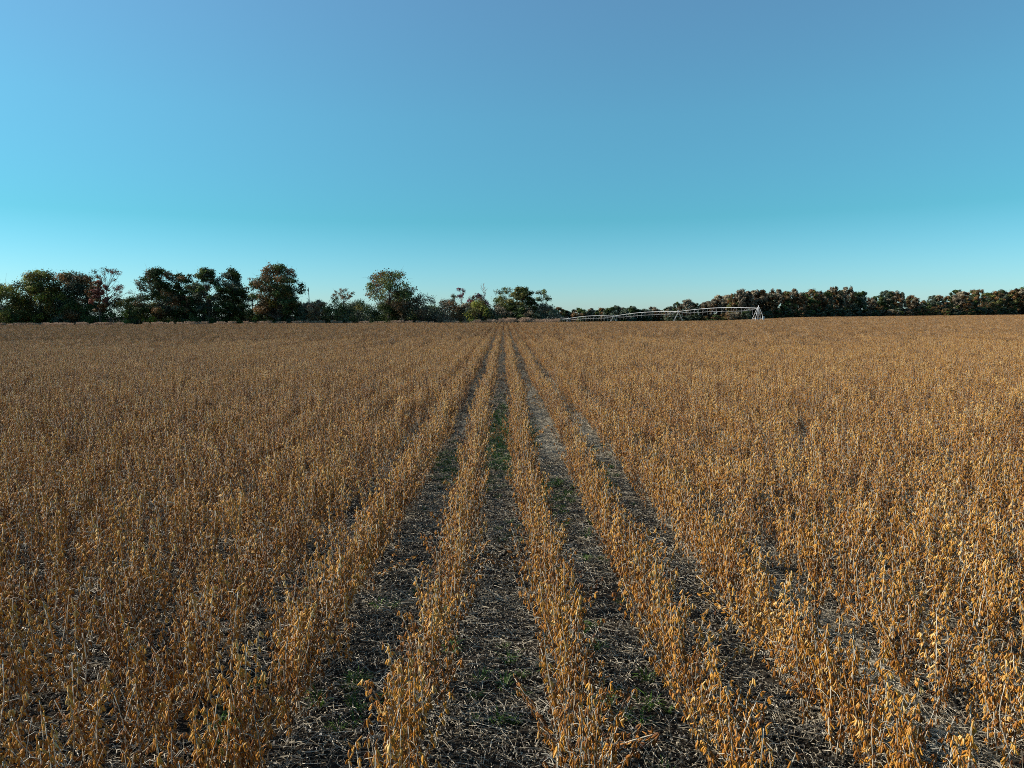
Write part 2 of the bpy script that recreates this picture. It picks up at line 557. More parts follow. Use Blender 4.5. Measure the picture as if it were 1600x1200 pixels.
# one-metre pieces of row for the far crop
SEG = []
for s in range(8):
    r2 = random.Random(900 + s)
    mb = MB()
    y = -0.5
    while y < 0.5:
        st, cl = plant_parts(3000 + s * 40 + int((y + .5) * 30), True)
        M = Matrix.Translation((r2.gauss(0, .075), y, 0)) @ Matrix.Rotation(r2.uniform(0, 6.28), 4, 'Z') @ Matrix.Diagonal((1.1, 1.1, r2.uniform(.68, 1.2), 1))
        merge(mb, st, M, 0)
        for c in cl: merge(mb, c, M, 1)
        y += STEP * r2.uniform(.6, 1.2)
    SEG.append(mb.mesh('soybean_row_piece', [M_STEM, M_POD]))
fr = random.Random(77)
scatter('far_soybean_rows', SEG, [(x + fr.gauss(0, .03), y, ground_z(x, y) - 0.01) for x, y in far],
        [(0, 0, fr.choice((0, math.pi)) + fr.gauss(0, .03)) for _ in far],
        [(fr.uniform(.9, 1.15), 1, 0.88 + 0.26 * vnoise(x * .23, y * .16) + fr.uniform(-.05, .05)) for x, y in far],
        [fr.randrange(8) for _ in far],
        'far expanse of tan soybean rows reaching the hedge and the wood', 'soybean crop')

# ------------------------------------------------------------------ straw and leaf litter on the soil
LIT = []
for s in range(11):
    heavy = s >= 7
    r3 = random.Random(50 + s)
    mb = MB()
    for i in range(520 if heavy else 420):                                   # straw and old stems
        L = r3.choice((.05, .08, .12, .18, .25) if heavy else (.02, .03, .045, .06, .09, .13, .2)) * r3.uniform(.7, 1.3)
        a = r3.uniform(0, 6.28)
        p = Vector((r3.uniform(-.47, .47), r3.uniform(-.55, .55), r3.uniform(.004, .07 if heavy else .035)))
        if heavy: p.x *= .36
        d = Vector((math.cos(a), math.sin(a), r3.uniform(-.08, .22)))
        sd = Vector((-math.sin(a), math.cos(a), 0)) * r3.uniform(-.3, .3)
        w = r3.uniform(.0013, .0030)
        mb.tube([p, p + d * L * .5 + sd * L * .5 + Vector((0, 0, .01)), p + d * L], [w, w, w * .7], 3, min(1, max(0, r3.gauss((.86 if heavy else .80), .18))), cap=False)
    for i in range(950):                                   # crumpled leaf scraps
        L = r3.uniform(.007, .024)
        p = Vector((r3.uniform(-.47, .47), r3.uniform(-.55, .55), r3.uniform(.003, .024)))
        E = Euler((r3.gauss(0, .8), r3.gauss(0, .8), r3.uniform(0, 6.28))).to_matrix()
        q = [E @ Vector((u * L, v * L * .55, r3.uniform(-.3, .3) * L)) + p for u, v in ((-.5, -.2), (0, -.5), (.5, -.1), (.4, .3), (0, .5), (-.45, .25))]
        mb.add([tuple(c) for c in q], [(0, 1, 4, 5), (1, 2, 3, 4)], min(1, max(0, r3.gauss(.46, .26))))
    for i in range(130):                                   # clods
        L = r3.uniform(.008, .026)
        p = Vector((r3.uniform(-.47, .47), r3.uniform(-.55, .55), L * .3))
        o6 = [Vector(c) * L * r3.uniform(.7, 1.2) + p for c in ((1, 0, 0), (0, 1, 0), (-1, 0, 0), (0, -1, 0), (0, 0, .8), (0, 0, -.6))]
        mb.add([tuple(c) for c in o6], [(0, 1, 4), (1, 2, 4), (2, 3, 4), (3, 0, 4), (1, 0, 5), (2, 1, 5), (3, 2, 5), (0, 3, 5)], r3.uniform(0, .22))
    LIT.append(mb.mesh('litter_piece', [M_STRAW]))
pts, rots, scl, idx = [], [], [], []
for k in range(-42, 42):
    xg = ROW0 + (k + .5) * ROW
    y = max(2.0, (abs(xg) - 2) / .8)
    top = 40 if abs(xg) > 6 else 120
    while y < top:
        for rep in range(2 if y < 16 and abs(xg) < 7 else 1):
            pts.append((xg + rnd.uniform(-.08, .08), y + rnd.uniform(-.3, .3), 0.0))
            rots.append((0, 0, rnd.choice((0, math.pi)) + rnd.uniform(-.12, .12)))
            scl.append((1, 1, 0.7 + 0.9 * vnoise(xg * 2, y * .8)))
            idx.append(rnd.randrange(7))
        y += 1.0
for k in range(-5, 12):                                     # thicker, paler straw against the left foot of the rows
    y = 3.0
    while y < 32:
        n_ = vnoise(k * 3.7 + 2, y * .33 + 9)
        thr = .62 if k >= 1 else .80
        if (k > 2 and 12.2 < y < 15.4) or (1 <= k <= 2 and 9.5 < y < 19): thr = .34
        if k == 0 or (k <= 1 and y < 8): thr = 2
        if n_ > thr:
            pts.append((ROW0 + k * ROW - .27 + rnd.uniform(-.06, .06), y, 0.004)); rots.append((0, 0, rnd.choice((0, math.pi)) + rnd.uniform(-.15, .15)))
            scl.append((1, 1, 1)); idx.append(7 + rnd.randrange(4))
        y += .8
scatter('straw_litter', LIT, pts, rots, scl, idx, 'pale straw, dead stems and leaf scraps littering the soil between rows', 'straw litter')

# ------------------------------------------------------------------ green weeds in the gaps
TUFT = []
for s in range(5):
    r4 = random.Random(70 + s)
    mb = MB()
    for i in range(26):
        az = r4.uniform(0, 6.28)
        o = Vector((math.cos(az), math.sin(az), 0))
        L = r4.uniform(.04, .12)
        w = o.cross(Vector((0, 0, 1))) * r4.uniform(.002, .0045)
        b = o * r4.uniform(0, .05)
        m_ = b + o * L * .35 + Vector((0, 0, L * .7))
        e = b + o * L * r4.uniform(.6, 1.1) + Vector((0, 0, L * r4.uniform(.5, .9)))
        mb.add([tuple(b - w), tuple(b + w), tuple(m_ + w), tuple(m_ - w), tuple(e)], [(0, 1, 2, 3), (3, 2, 4)], r4.random())
    TUFT.append(mb.mesh('weed_tuft', [M_GRASS]))
patches = [(-.10, 14.0, .26, 2.8, 420), (-.10, 18.5, .22, 3.5, 150), (-1.05, 12.6, .3, 2.0, 90), (.62, 15.8, .22, 2.6, 80), (.78, 10.2, .26, 1.5, 50),
           (-1.08, 4.7, .3, .6, 9), (-.95, 6.2, .3, .8, 6), (.95, 4.6, .25, .5, 9), (-.1, 8.6, .3, .8, 8), (.8, 7.0, .3, 1.2, 8), (1.7, 12, .3, 2, 25),
           (-2.0, 4.4, .3, .6, 8), (-.1, 5.2, .35, .8, 14)]
pts, rots, scl, idx = [], [], [], []
for cx, cy, sx, sy, n in patches:
    for i in range(n):
        pts.append((cx + rnd.gauss(0, sx * .6), cy + rnd.gauss(0, sy * .5), .005))
        rots.append((0, 0, rnd.uniform(0, 6.28)))
        q = rnd.uniform(.6, 1.25)
        scl.append((q, q, q * rnd.uniform(.6, 1)))
        idx.append(rnd.randrange(5))
scatter('grass', TUFT, pts, rots, scl, idx, 'low green weeds and grass in patches between the middle rows', 'grass')

# ------------------------------------------------------------------ trees
def limb(mb, a, b, r0, r1, rnd, sag=0.12, n=5, seg=4, tint=.5):
    d = b - a
    off = Vector((rnd.uniform(-1, 1), rnd.uniform(-1, 1), rnd.uniform(-.6, 1.0))) * d.length * sag
    pts = [a + d * t + off * math.sin(math.pi * t) for t in [i / seg for i in range(seg + 1)]]
    mb.tube(pts, [r0 + (r1 - r0) * i / seg for i in range(seg + 1)], n, tint)
    return pts

def leaf_quad(mb, p, s, nrm, rnd, tint):
    u = nrm.cross(Vector((rnd.uniform(-1, 1), rnd.uniform(-1, 1), rnd.uniform(-1, 1))))
    if u.length < 1e-3: u = Vector((1, 0, 0))
    u.normalize()
    w = nrm.cross(u).normalized()
    a, b = s * rnd.uniform(.7, 1.2), s * rnd.uniform(.4, .8)
    q = (p - u * a * .5, p - w * b * .5 + u * a * rnd.uniform(-.1, .2), p + u * a * .5, p + w * b * .5 - u * a * rnd.uniform(-.1, .2))
    mb.add([tuple(c) for c in q], [(0, 1, 2, 3)], tint)

def build_tree(seed, H, W, shape='dome', base=0.25, leaves=3200, ls=0.34, ncl=46, clr=0.15, bark=None, hue=('green',), trunk_r=None):
    """returns trunk mesh and crown mesh. shape: dome, column, umbrella, open, shrub"""
    rnd = random.Random(seed)
    op = shape in ('open', 'umbrella')
    leaves = int(leaves * (1.9 if op else 3.2)); ncl = ncl if op else int(ncl * 1.9); clr = clr if op else clr * .80; ls *= 1.2 if op else 1.38
    tr, cr = MB(), MB()
    hues = list(hue)
    rw = W / 2 * (1.05 if op else 1.14)
    trunk_r = trunk_r or 0.010 * H + 0.06
    forks = 1 if shape in ('column', 'dome') else 2
    zt = H * (0.62 if shape != 'column' else .85)
    lean = Vector((rnd.uniform(-.05, .05) * H, rnd.uniform(-.05, .05) * H, 0))
    spine = [Vector((0, 0, -.25)) + lean * (i / 6) ** 1.4 + Vector((rnd.uniform(-.012, .012) * H, rnd.uniform(-.012, .012) * H, (zt + .25) * i / 6)) for i in range(7)]
    if shape != 'shrub':
        tr.tube(spine, [trunk_r * (1.25 if i == 0 else 1.0) * (1 - .75 * i / 6) for i in range(7)], 7, .4)
    cz0 = H * base
    cl = []
    tries = 0
    while len(cl) < ncl and tries < 4000:
        tries += 1
        h = rnd.random()                                   # 0 = bottom of the crown, 1 = its top
        if shape == 'umbrella':
            prof = 0.35 + .65 * math.sin(min(1, h * 1.05) * math.pi * .62) if h > .35 else .15
            h = .45 + .55 * h
            prof = math.sqrt(max(0.02, 1 - ((h - .55) / .47) ** 2)) if h > .55 else 1.0
        elif shape == 'column':
            prof = (math.sin(math.pi * (.16 + .80 * h)) ** .8) * .92
        elif shape == 'shrub':
            prof = math.sqrt(max(.03, 1 - h ** 2.2))
        else:
            prof = math.sqrt(max(.03, 1 - ((h - .42) / .60) ** 2)) if h > .42 else math.sqrt(max(.03, 1 - ((h - .42) / .62) ** 2))
        az = rnd.uniform(0, 2 * math.pi)
        lump = 0.80 + .28 * vnoise(az * 1.3 + seed, h * 3.1)
        rr = rw * prof * lump * (1 - clr * 1.0)
        rad = rr * math.sqrt(rnd.uniform(.10, 1.0))
        z = cz0 + (H * (1 - clr * .35) - cz0) * h
        c = Vector((rad * math.cos(az), rad * math.sin(az), z)) + lean * .7
        if shape in ('open', 'umbrella') and any((c - q[0]).length < W * .085 for q in cl): continue
        cl.append((c, W * clr * rnd.uniform(.6, 1.2), h))
    tot = sum(q[1] ** 2 for q in cl)
    crown = {hn: MB() for hn in hues}
    for c, r, h in cl:
        # limb reaching the clump
        if shape == 'shrub':
            a = Vector((rnd.uniform(-.12, .12) * W, rnd.uniform(-.12, .12) * W, -.1))
            limb(tr, a, c, .05, .012, rnd, .08, 3, 3, rnd.random())
        else:
            zt0 = min(zt * .97, max(H * base * .55, c.z - (math.hypot(c.x, c.y) * rnd.uniform(.5, .95)) - .05 * H))
            a = along(spine, max(0, min(.99, (zt0 + .25) / (zt + .25))))
            pts = limb(tr, a, c, trunk_r * rnd.uniform(.22, .36), .018, rnd, .09, 4, 4, rnd.random())
            for q in range(3):
                e = c + Vector((rnd.gauss(0, 1), rnd.gauss(0, 1), rnd.gauss(.2, .8))) * r * .75
                limb(tr, pts[3], e, .03, .010, rnd, .1, 3, 2, rnd.random())
        hn = hues[min(len(hues) - 1, int(vnoise(c.x * .45 + seed * 3.1, c.z * .45 + c.y * .3) * len(hues)))] if len(hues) > 1 else hues[0]
        t0 = rnd.uniform(.15, .85)
        n = int(leaves * r * r / tot * 1.0)
        for i in range(n):
            v = Vector((rnd.gauss(0, 1), rnd.gauss(0, 1), rnd.gauss(0, 1))).normalized()
            q = c + Vector((v.x, v.y, v.z * .72)) * r * (rnd.uniform(.25, 1.0) ** .6) * (1.0 if rnd.random() < .72 else rnd.uniform(1.1, 1.75))
            if q.z < .05: q.z = rnd.uniform(.05, .5)
            nrm = (v + Vector((rnd.uniform(-.7, .7), rnd.uniform(-.7, .7), rnd.uniform(-.3, .8)))).normalized()
            leaf_quad(crown[hn], q, ls * rnd.uniform(.6, 1.3), nrm, rnd, min(1, max(0, t0 + rnd.gauss(0, .18))))
    out = MB()
    mats = []
    for i, hn in enumerate(hues):
        merge(out, crown[hn], None, i)
        mats.append(LEAF[hn])
    return tr.mesh('trunk', [bark or M_BARK]), out.mesh('crown', mats)

def place_tree(name, label, cat, group, x, y, meshes, rz=0, sc=(1, 1, 1), stem='trunk', leaf='crown'):
    t = empty(name, (x, y, ground_z(x, y)), rz)
    t.scale = sc
    tag(t, label, cat, group)
    if meshes[0]: link(stem, meshes[0], t)
    if meshes[1]: link(leaf, meshes[1], t)
    return t

def tree_px(seed, x0, x1, top, y, name, label, group=None, shape='dome', hue=('green',), cat='tree', **kw):
    """a tree whose crown spans photograph columns x0..x1 and whose top is at row `top`, standing y metres ahead"""
    a, b = at_y(x0, 500, y), at_y(x1, 500, y)
    W = b.x - a.x
    xc = (a.x + b.x) / 2
    H = at_y((x0 + x1) / 2, top, y).z - ground_z(xc, y)
    m = build_tree(seed, H, W, shape, hue=hue, **kw)
    shrub = shape == 'shrub'
    return place_tree(name, label, cat, group, xc, y, m, 0, (1, 1, 1), 'stem' if shrub else 'trunk', 'foliage' if shrub else 'crown')

def snag_px(seed, px, top, y, label, spread=1.2, twigs=9):
    rnd = random.Random(seed)
    p = at_y(px, 500, y)
    H = at_y(px, top, y).z - ground_z(p.x, y)
    mb, br = MB(), MB()
    sp = [Vector((rnd.uniform(-.1, .1) * i / 3, rnd.uniform(-.1, .1), -.2 + (H + .2) * i / 6)) for i in range(7)]
    mb.tube(sp, [.24 - .03 * i for i in range(7)], 6, .5)
    for i in range(twigs):
        a = along(sp, rnd.uniform(.55, .95))
        az = rnd.uniform(0, 6.28)
        L = spread * rnd.uniform(.5, 1.2)
        e = a + Vector((math.cos(az) * L * .6, math.sin(az) * L * .6, L * rnd.uniform(.5, 1.1)))
        pts = limb(br, a, e, .09, .035, rnd, .1, 4, 3, rnd.random())
        for q in range(2):
            limb(br, pts[2], e + Vector((rnd.uniform(-.5, .5), rnd.uniform(-.5, .5), rnd.uniform(.1, .7))), .05, .02, rnd, .1, 3, 2, rnd.random())
    t = empty('dead_tree', (p.x, y, ground_z(p.x, y)))
    tag(t, label, 'dead tree')
    link('trunk', mb.mesh('trunk', [M_DEAD]), t)
    link('branches', br.mesh('branches', [M_DEAD]), t)

HG = 'trees of the hedge at the end of the rows'
tree_px(1, -40, 44, 444, 196, 'broadleaf_tree', 'low yellow-green bushy tree at the outer end of the hedge', HG, 'dome', ('yellow', 'olive', 'green'), base=.02, leaves=4200, ncl=50)
tree_px(2, 24, 100, 421, 199, 'broadleaf_tree', 'wide olive-yellow domed tree beside the low yellow-green bushy one', HG, 'dome', ('olive', 'yellow', 'olive', 'green'), base=.08, leaves=5200, ncl=60)
tree_px(3, 82, 158, 423, 202, 'broadleaf_tree', 'dark grey-green domed tree between olive dome and open reddish tree', HG, 'dome', ('grey', 'green', 'grey', 'rust'), base=.10, leaves=5200, ncl=60)
tree_px(4, 140, 208, 417, 198, 'broadleaf_tree', 'thin open-branched tree with sparse russet leaves and sky showing through', HG, 'open', ('rust', 'red', 'rust'), base=.42, leaves=1050, ncl=40, clr=.085, ls=.30)
tree_px(5, 140, 172, 437, 196, 'broadleaf_tree', 'small dark red tree tucked against the open russet tree', HG, 'dome', ('red', 'rust'), base=.35, leaves=1300, ncl=24)
tree_px(6, 212, 284, 420, 197, 'broadleaf_tree', 'tall green tree with rusty tinge just past the gap in the hedge', HG, 'dome', ('green', 'grey', 'rust', 'green'), base=.22, leaves=4200, ncl=56, clr=.13)
tree_px(7, 268, 318, 426, 200, 'broadleaf_tree', 'dark green and russet tree crowded between two taller green trees', HG, 'dome', ('green', 'rust', 'green'), base=.18, leaves=3000, ncl=40)
tree_px(8, 304, 350, 415, 196, 'broadleaf_tree', 'tall blue-green tree with a narrow feathery top', HG, 'dome', ('grey', 'green', 'grey'), base=.2, leaves=3000, ncl=44, clr=.15)
tree_px(9, 340, 388, 416, 199, 'broadleaf_tree', 'tall dark narrow tree next to the blue-green feathery one', HG, 'column', ('green', 'green', 'grey'), base=.06, leaves=3400, ncl=50, clr=.17)
tree_px(10, 378, 412, 432, 201, 'broadleaf_tree', 'thin airy tree showing sky through it beside the great rounded oak', HG, 'open', ('grey', 'brown'), base=.3, leaves=650, ncl=26, clr=.10, ls=.28)
tree_px(11, 397, 472, 413, 194, 'oak_tree', 'great rounded olive and rust oak, tallest beside the gap with a dead snag', HG, 'dome', ('olive', 'rust', 'green', 'olive'), base=.20, leaves=5600, ncl=64, clr=.13)
tree_px(12, 428, 476, 448, 197, 'broadleaf_tree', 'dark lower tree leaning on the great rounded oak', HG, 'dome', ('green', 'grey'), base=.08, leaves=2200, ncl=32)
snag_px(13, 484, 449, 196, 'thin grey dead snag beside the great rounded oak', .9, 6)
tree_px(14, 519, 560, 450, 195, 'broadleaf_tree', 'small flat-topped umbrella-shaped tree with bare dark limbs', HG, 'umbrella', ('rust', 'grey'), base=.5, leaves=560, ncl=26, clr=.085, ls=.28)
tree_px(15, 562, 652, 421, 194, 'oak_tree', 'lone spreading oak with forked dark trunk and airy grey-brown crown', HG, 'open', ('rust', 'green', 'olive', 'rust'), base=.40, leaves=3300, ncl=66, clr=.095, ls=.38, trunk_r=.34)
tree_px(16, 606, 658, 452, 198, 'broadleaf_tree', 'round green tree tucked under the side of the lone spreading oak', HG, 'dome', ('green', 'olive', 'grey'), base=.10, leaves=2600, ncl=36)
tree_px(17, 699, 717, 457, 197, 'broadleaf_tree', 'small slender leafy tree beside a tall bare-topped one', HG, 'open', ('grey', 'green'), base=.3, leaves=420, ncl=16, clr=.16, ls=.28)
tree_px(18, 712, 734, 441, 196, 'broadleaf_tree', 'tall bare-limbed tree with a few purple-brown tufts at its tip', HG, 'open', ('purple', 'brown'), base=.62, leaves=260, ncl=14, clr=.13, ls=.28, bark=M_DEAD)
snag_px(19, 757, 443, 196, 'pale forked dead snag rising behind yellow-green bushes', 1.6, 10)
tree_px(20, 764, 812, 448, 198, 'broadleaf_tree', 'airy olive tree between dead snag and dense green tree', HG, 'open', ('green', 'olive', 'grey'), base=.18, leaves=1900, ncl=44, clr=.12)
tree_px(21, 796, 840, 445, 194, 'broadleaf_tree', 'dense dark green tree closing the end of the hedge', HG, 'dome', ('green', 'green', 'olive'), base=.06, leaves=3000, ncl=44)
tree_px(22, 828, 864, 451, 197, 'broadleaf_tree', 'airy grey-green tree at the end of the hedge beside open sky', HG, 'open', ('grey', 'green'), base=.15, leaves=1050, ncl=34, clr=.13)

SG = 'bushes along the foot of the hedge'
bushes = [  # x0, x1, top, hues, label
    (-20, 26, 478, ('grey', 'olive'), 'grey-olive bush at the foot of the low yellow-green tree'),
    (20, 62, 476, ('green', 'olive'), 'dark green bush under the olive-yellow dome'),
    (56, 96, 480, ('green',), 'dark green bush below the meeting of two domed trees'),
    (90, 134, 474, ('green', 'grey'), 'blue-green bush under the dark grey-green dome'),
    (128, 170, 478, ('green',), 'dark green bush below the small red tree'),
    (164, 206, 470, ('green', 'olive'), 'dark bush at the foot of the open russet tree'),
    (190, 232, 466, ('yellow', 'olive', 'green'), 'yellow-tinged bush filling the gap in the hedge'),
    (224, 262, 476, ('olive', 'yellow'), 'olive bush at the foot of the tall rusty-green tree'),
    (256, 300, 478, ('green',), 'dark bush under the crowded russet tree'),
    (292, 334, 474, ('grey', 'green'), 'grey-green bush under the blue-green feathery tree'),
    (328, 368, 472, ('green',), 'nearly black-green bush under the tall dark narrow tree'),
    (362, 404, 478, ('grey', 'olive'), 'thin grey-olive bush under the airy tree'),
    (398, 432, 480, ('yellow', 'olive'), 'yellow-olive bush under the great rounded oak'),
    (428, 474, 474, ('green',), 'dark bush under the lower tree beside the great oak'),
    (466, 502, 477, ('grey', 'brown'), 'loose grey-brown bush round the dead snag'),
    (484, 516, 472, ('brown', 'rust'), 'brown twiggy bush between dead snag and umbrella-shaped tree'),
    (504, 546, 470, ('olive', 'green'), 'rounded olive bush at the foot of the umbrella-shaped tree'),
    (534, 592, 473, ('green', 'grey', 'olive'), 'broad green bush between umbrella-shaped tree and lone oak'),
    (584, 622, 480, ('green', 'green'), 'low dark green bush at the trunk of the lone oak'),
    (616, 652, 472, ('brown', 'rust', 'olive'), 'rust-brown bush beside the lone oak trunk'),
    (636, 684, 464, ('brown', 'brown', 'grey'), 'tall grey-brown twiggy thicket beside the lone oak'),
    (678, 722, 470, ('brown', 'rust'), 'rounded bare brown bush before the slender leafy tree'),
    (716, 742, 478, ('brown', 'grey'), 'low brown bush at the foot of the bare-limbed tree'),
    (730, 766, 462, ('purple', 'rust', 'green'), 'purple-leaved bush beside the pale dead snag'),
    (726, 772, 474, ('yellow', 'olive'), 'bright yellow-green bush before the purple-leaved one'),
    (766, 806, 476, ('yellow', 'olive', 'brown'), 'yellow-green bush between airy olive tree and purple-leaved bush'),
    (752, 800, 485, ('brown', 'grey'), 'low grey-brown scrub where the rows run into the hedge'),
    (804, 836, 482, ('green', 'brown'), 'dark low bush under the dense green end tree'),
    (834, 870, 480, ('grey', 'brown'), 'grey scrub under the airy end tree'),
]
for i, (x0, x1, top, hu, lab) in enumerate(bushes):
    x0 -= 6; x1 += 6; top -= 3
    tree_px(200 + i, x0, x1, top, (198.5 if i < 14 else 193) + (i % 3) * 1.2 + (-1.5 if top > 479 else 0), 'bush', lab, SG, 'shrub', hu, cat='bush', base=.0, leaves=1500, ncl=34, clr=.15, ls=.28)
# a darker second rank behind keeps the hedge closed near the ground
back = [(-30, 50, 452), (30, 110, 440), (90, 165, 440), (215, 290, 442), (275, 345, 440), (330, 400, 444), (395, 465, 445), (640, 700, 478), (770, 850, 472), (462, 530, 472), (515, 590, 474), (575, 645, 472), (690, 770, 476), (196, 232, 474)]
for i, (x0, x1, top) in enumerate(back):
    tree_px(260 + i, x0, x1, top, 207 + (i % 2) * 2, 'broadleaf_tree', 'dim dark green tree half hidden in the second rank of the hedge',
            'trees in the second rank of the hedge', 'shrub', ('green', 'grey'), base=0, leaves=2200, ncl=40, clr=.16)

# dry weeds along the end of the rows
WEED = []
for s in range(5):
    r5 = random.Random(400 + s)
    mb = MB()
    for i in range(60):
        p = Vector((r5.uniform(-.6, .6), r5.uniform(-.5, .5), -.02))
        h = r5.uniform(.7, 1.45)
        e = p + Vector((r5.uniform(-.2, .2), r5.uniform(-.2, .2), h))
        mb.tube([p, p.lerp(e, .5), e], [.010, .008, .005], 3, r5.uniform(.2, .8), cap=False)
        for q in range(7):
            leaf_quad(mb, e + Vector((r5.gauss(0, .07), r5.gauss(0, .07), r5.uniform(-.35, .05))), .13, Vector((r5.uniform(-1, 1), r5.uniform(-1, 1), .3)).normalized(), r5, r5.random())
    WEED.append(mb.mesh('weed_piece', [LEAF['tan']]))
pts, rots, scl, idx = [], [], [], []
wr = random.Random(8)
for i in range(700):
    px = wr.uniform(-10, 872)
    dens = 1.0 if px > 735 else (.5 if px < 150 else .28)
    if wr.random() > dens: continue
    y = 188.3 + wr.uniform(0, 2.2)
    x = at_y(px, 500, y).x
    q = wr.uniform(.75, 1.15) * (1.3 if 780 < px < 830 else (1.1 if px > 735 else .9))
    pts.append((x, y, ground_z(x, y))); rots.append((0, 0, wr.uniform(0, 6.28))); scl.append((1.2, 1, q)); idx.append(wr.randrange(5))
scatter('dry_weeds', WEED, pts, rots, scl, idx, 'pinkish tan dry weeds fringing the end of the crop rows', 'weeds')

# ------------------------------------------------------------------ the wood beyond the field, and the far wood
KIND = {}
kinds = [('rust', ('rust', 'brown', 'rust'), 'dome', 'russet-brown broadleaf tree in the wood edge beyond the irrigated field'),
         ('green', ('green', 'grey', 'green'), 'dome', 'dark green broadleaf tree in the wood edge beyond the irrigated field'),
         ('olive', ('olive', 'rust', 'green'), 'dome', 'olive and brown broadleaf tree in the wood edge beyond the irrigated field'),
         ('grey', ('grey', 'brown', 'grey'), 'column', 'slim grey-green tree in the wood edge beyond the irrigated field')]
for ki, (kn, hu, shp, lab) in enumerate(kinds):
    for v in range(3):
        KIND[kn, v] = build_tree(500 + ki * 10 + v, 12.0, 9.0 if shp == 'dome' else 6.5, shp, base=.08, leaves=1900, ls=.46, ncl=44, clr=.135, hue=hu)
KLAB = {k[0]: k[3] for k in kinds}
tr = random.Random(21)
def wood_top(px):
    pts = [(1050, 476), (1068, 471), (1090, 469), (1115, 466), (1145, 455), (1170, 452), (1185, 457), (1205, 455), (1240, 453), (1290, 452), (1325, 449),
           (1345, 458), (1362, 462), (1385, 453), (1412, 452), (1428, 462), (1450, 468), (1465, 460), (1500, 455), (1540, 456), (1575, 454), (1600, 447), (1660, 446)]
    for (a, ya), (b, yb) in zip(pts, pts[1:]):
        if a <= px <= b: return ya + (yb - ya) * (px - a) / (b - a)
    return pts[0][1] if px < pts[0][0] else pts[-1][1]
def wood_y(px):
    s = (px - 788) / F_PX
    return 300 if s < .33 else 272 + (s - .33) * 180
def wood_hue(px):
    if px > 1440 and px < 1580: return tr.choice(('olive', 'green', 'green', 'olive', 'rust'))
    return tr.choice(('rust', 'rust', 'rust', 'olive', 'green', 'grey'))
px = 1046.0
while px < 1650:
    y = wood_y(px) + tr.uniform(0, 8)
    p = at_y(px, 495, y)
    H = (at_y(px, wood_top(px) + tr.uniform(-4, 5), y).z - ground_z(p.x, y))
    kn = wood_hue(px)
    s = H / 12.0
    wsc = s * tr.uniform(.62, 1.0)
    place_tree('broadleaf_tree', KLAB[kn], 'tree', kn + ' trees of the wood edge', p.x, y, KIND[kn, tr.randrange(3)], tr.uniform(0, 6.28), (wsc, wsc, s))
    px += tr.uniform(8, 15)
px = 1050.0
while px < 1650:                                            # second rank, a little deeper in the wood
    y = wood_y(px) + tr.uniform(14, 24)
    p = at_y(px, 495, y)
    H = (at_y(px, wood_top(px) + tr.uniform(1, 9), y).z - ground_z(p.x, y))
    kn = wood_hue(px)
    s = H / 12.0
    place_tree('broadleaf_tree', KLAB[kn], 'tree', kn + ' trees of the wood edge', p.x, y, KIND[kn, tr.randrange(3)], tr.uniform(0, 6.28), (s, s, s))
    px += tr.uniform(24, 34)
for i in range(44):                                         # low scrub at the foot of the wood
    px = 1046 + i * 13.8 + tr.uniform(-4, 4)
    y = wood_y(px) - 3 + tr.uniform(-2, 1)
    p = at_y(px, 495, y)
    s = tr.uniform(.28, .42)
    kn = tr.choice(('green', 'olive', 'rust', 'green'))
    place_tree('bush', 'low dark scrub bush at the foot of the wood edge', 'bush', 'scrub bushes at the foot of the wood edge', p.x, y, KIND[kn, tr.randrange(3)],
               tr.uniform(0, 6.28), (s * 1.5, s * 1.5, s), 'stem', 'foliage')
px = 850.0
while px < 1075:                                            # far wood seen under the irrigation pipe
    y = 430 + tr.uniform(0, 25)
    top = 482 - (2 if 950 < px < 1000 else 0) + tr.uniform(-3.5, 3)
    p = at_y(px, 495, y)
    H = at_y(px, top, y).z - ground_z(p.x, y)
    kn = 'rust' if 1015 < px < 1040 else tr.choice(('green', 'grey', 'green', 'olive'))
    s = H / 12.0
    place_tree('broadleaf_tree', {'rust': 'orange-brown tree in the distant wood behind the irrigation pipe'}.get(kn, 'small distant %s tree in the low far wood behind the irrigation pipe' % {'green': 'dark green', 'grey': 'grey-green', 'olive': 'olive'}.get(kn, 'brown')),
               'tree', kn + ' trees of the far wood', p.x, y, KIND[kn, tr.randrange(3)], tr.uniform(0, 6.28), (s * 1.15, s * 1.15, s))
    px += tr.uniform(6, 10)

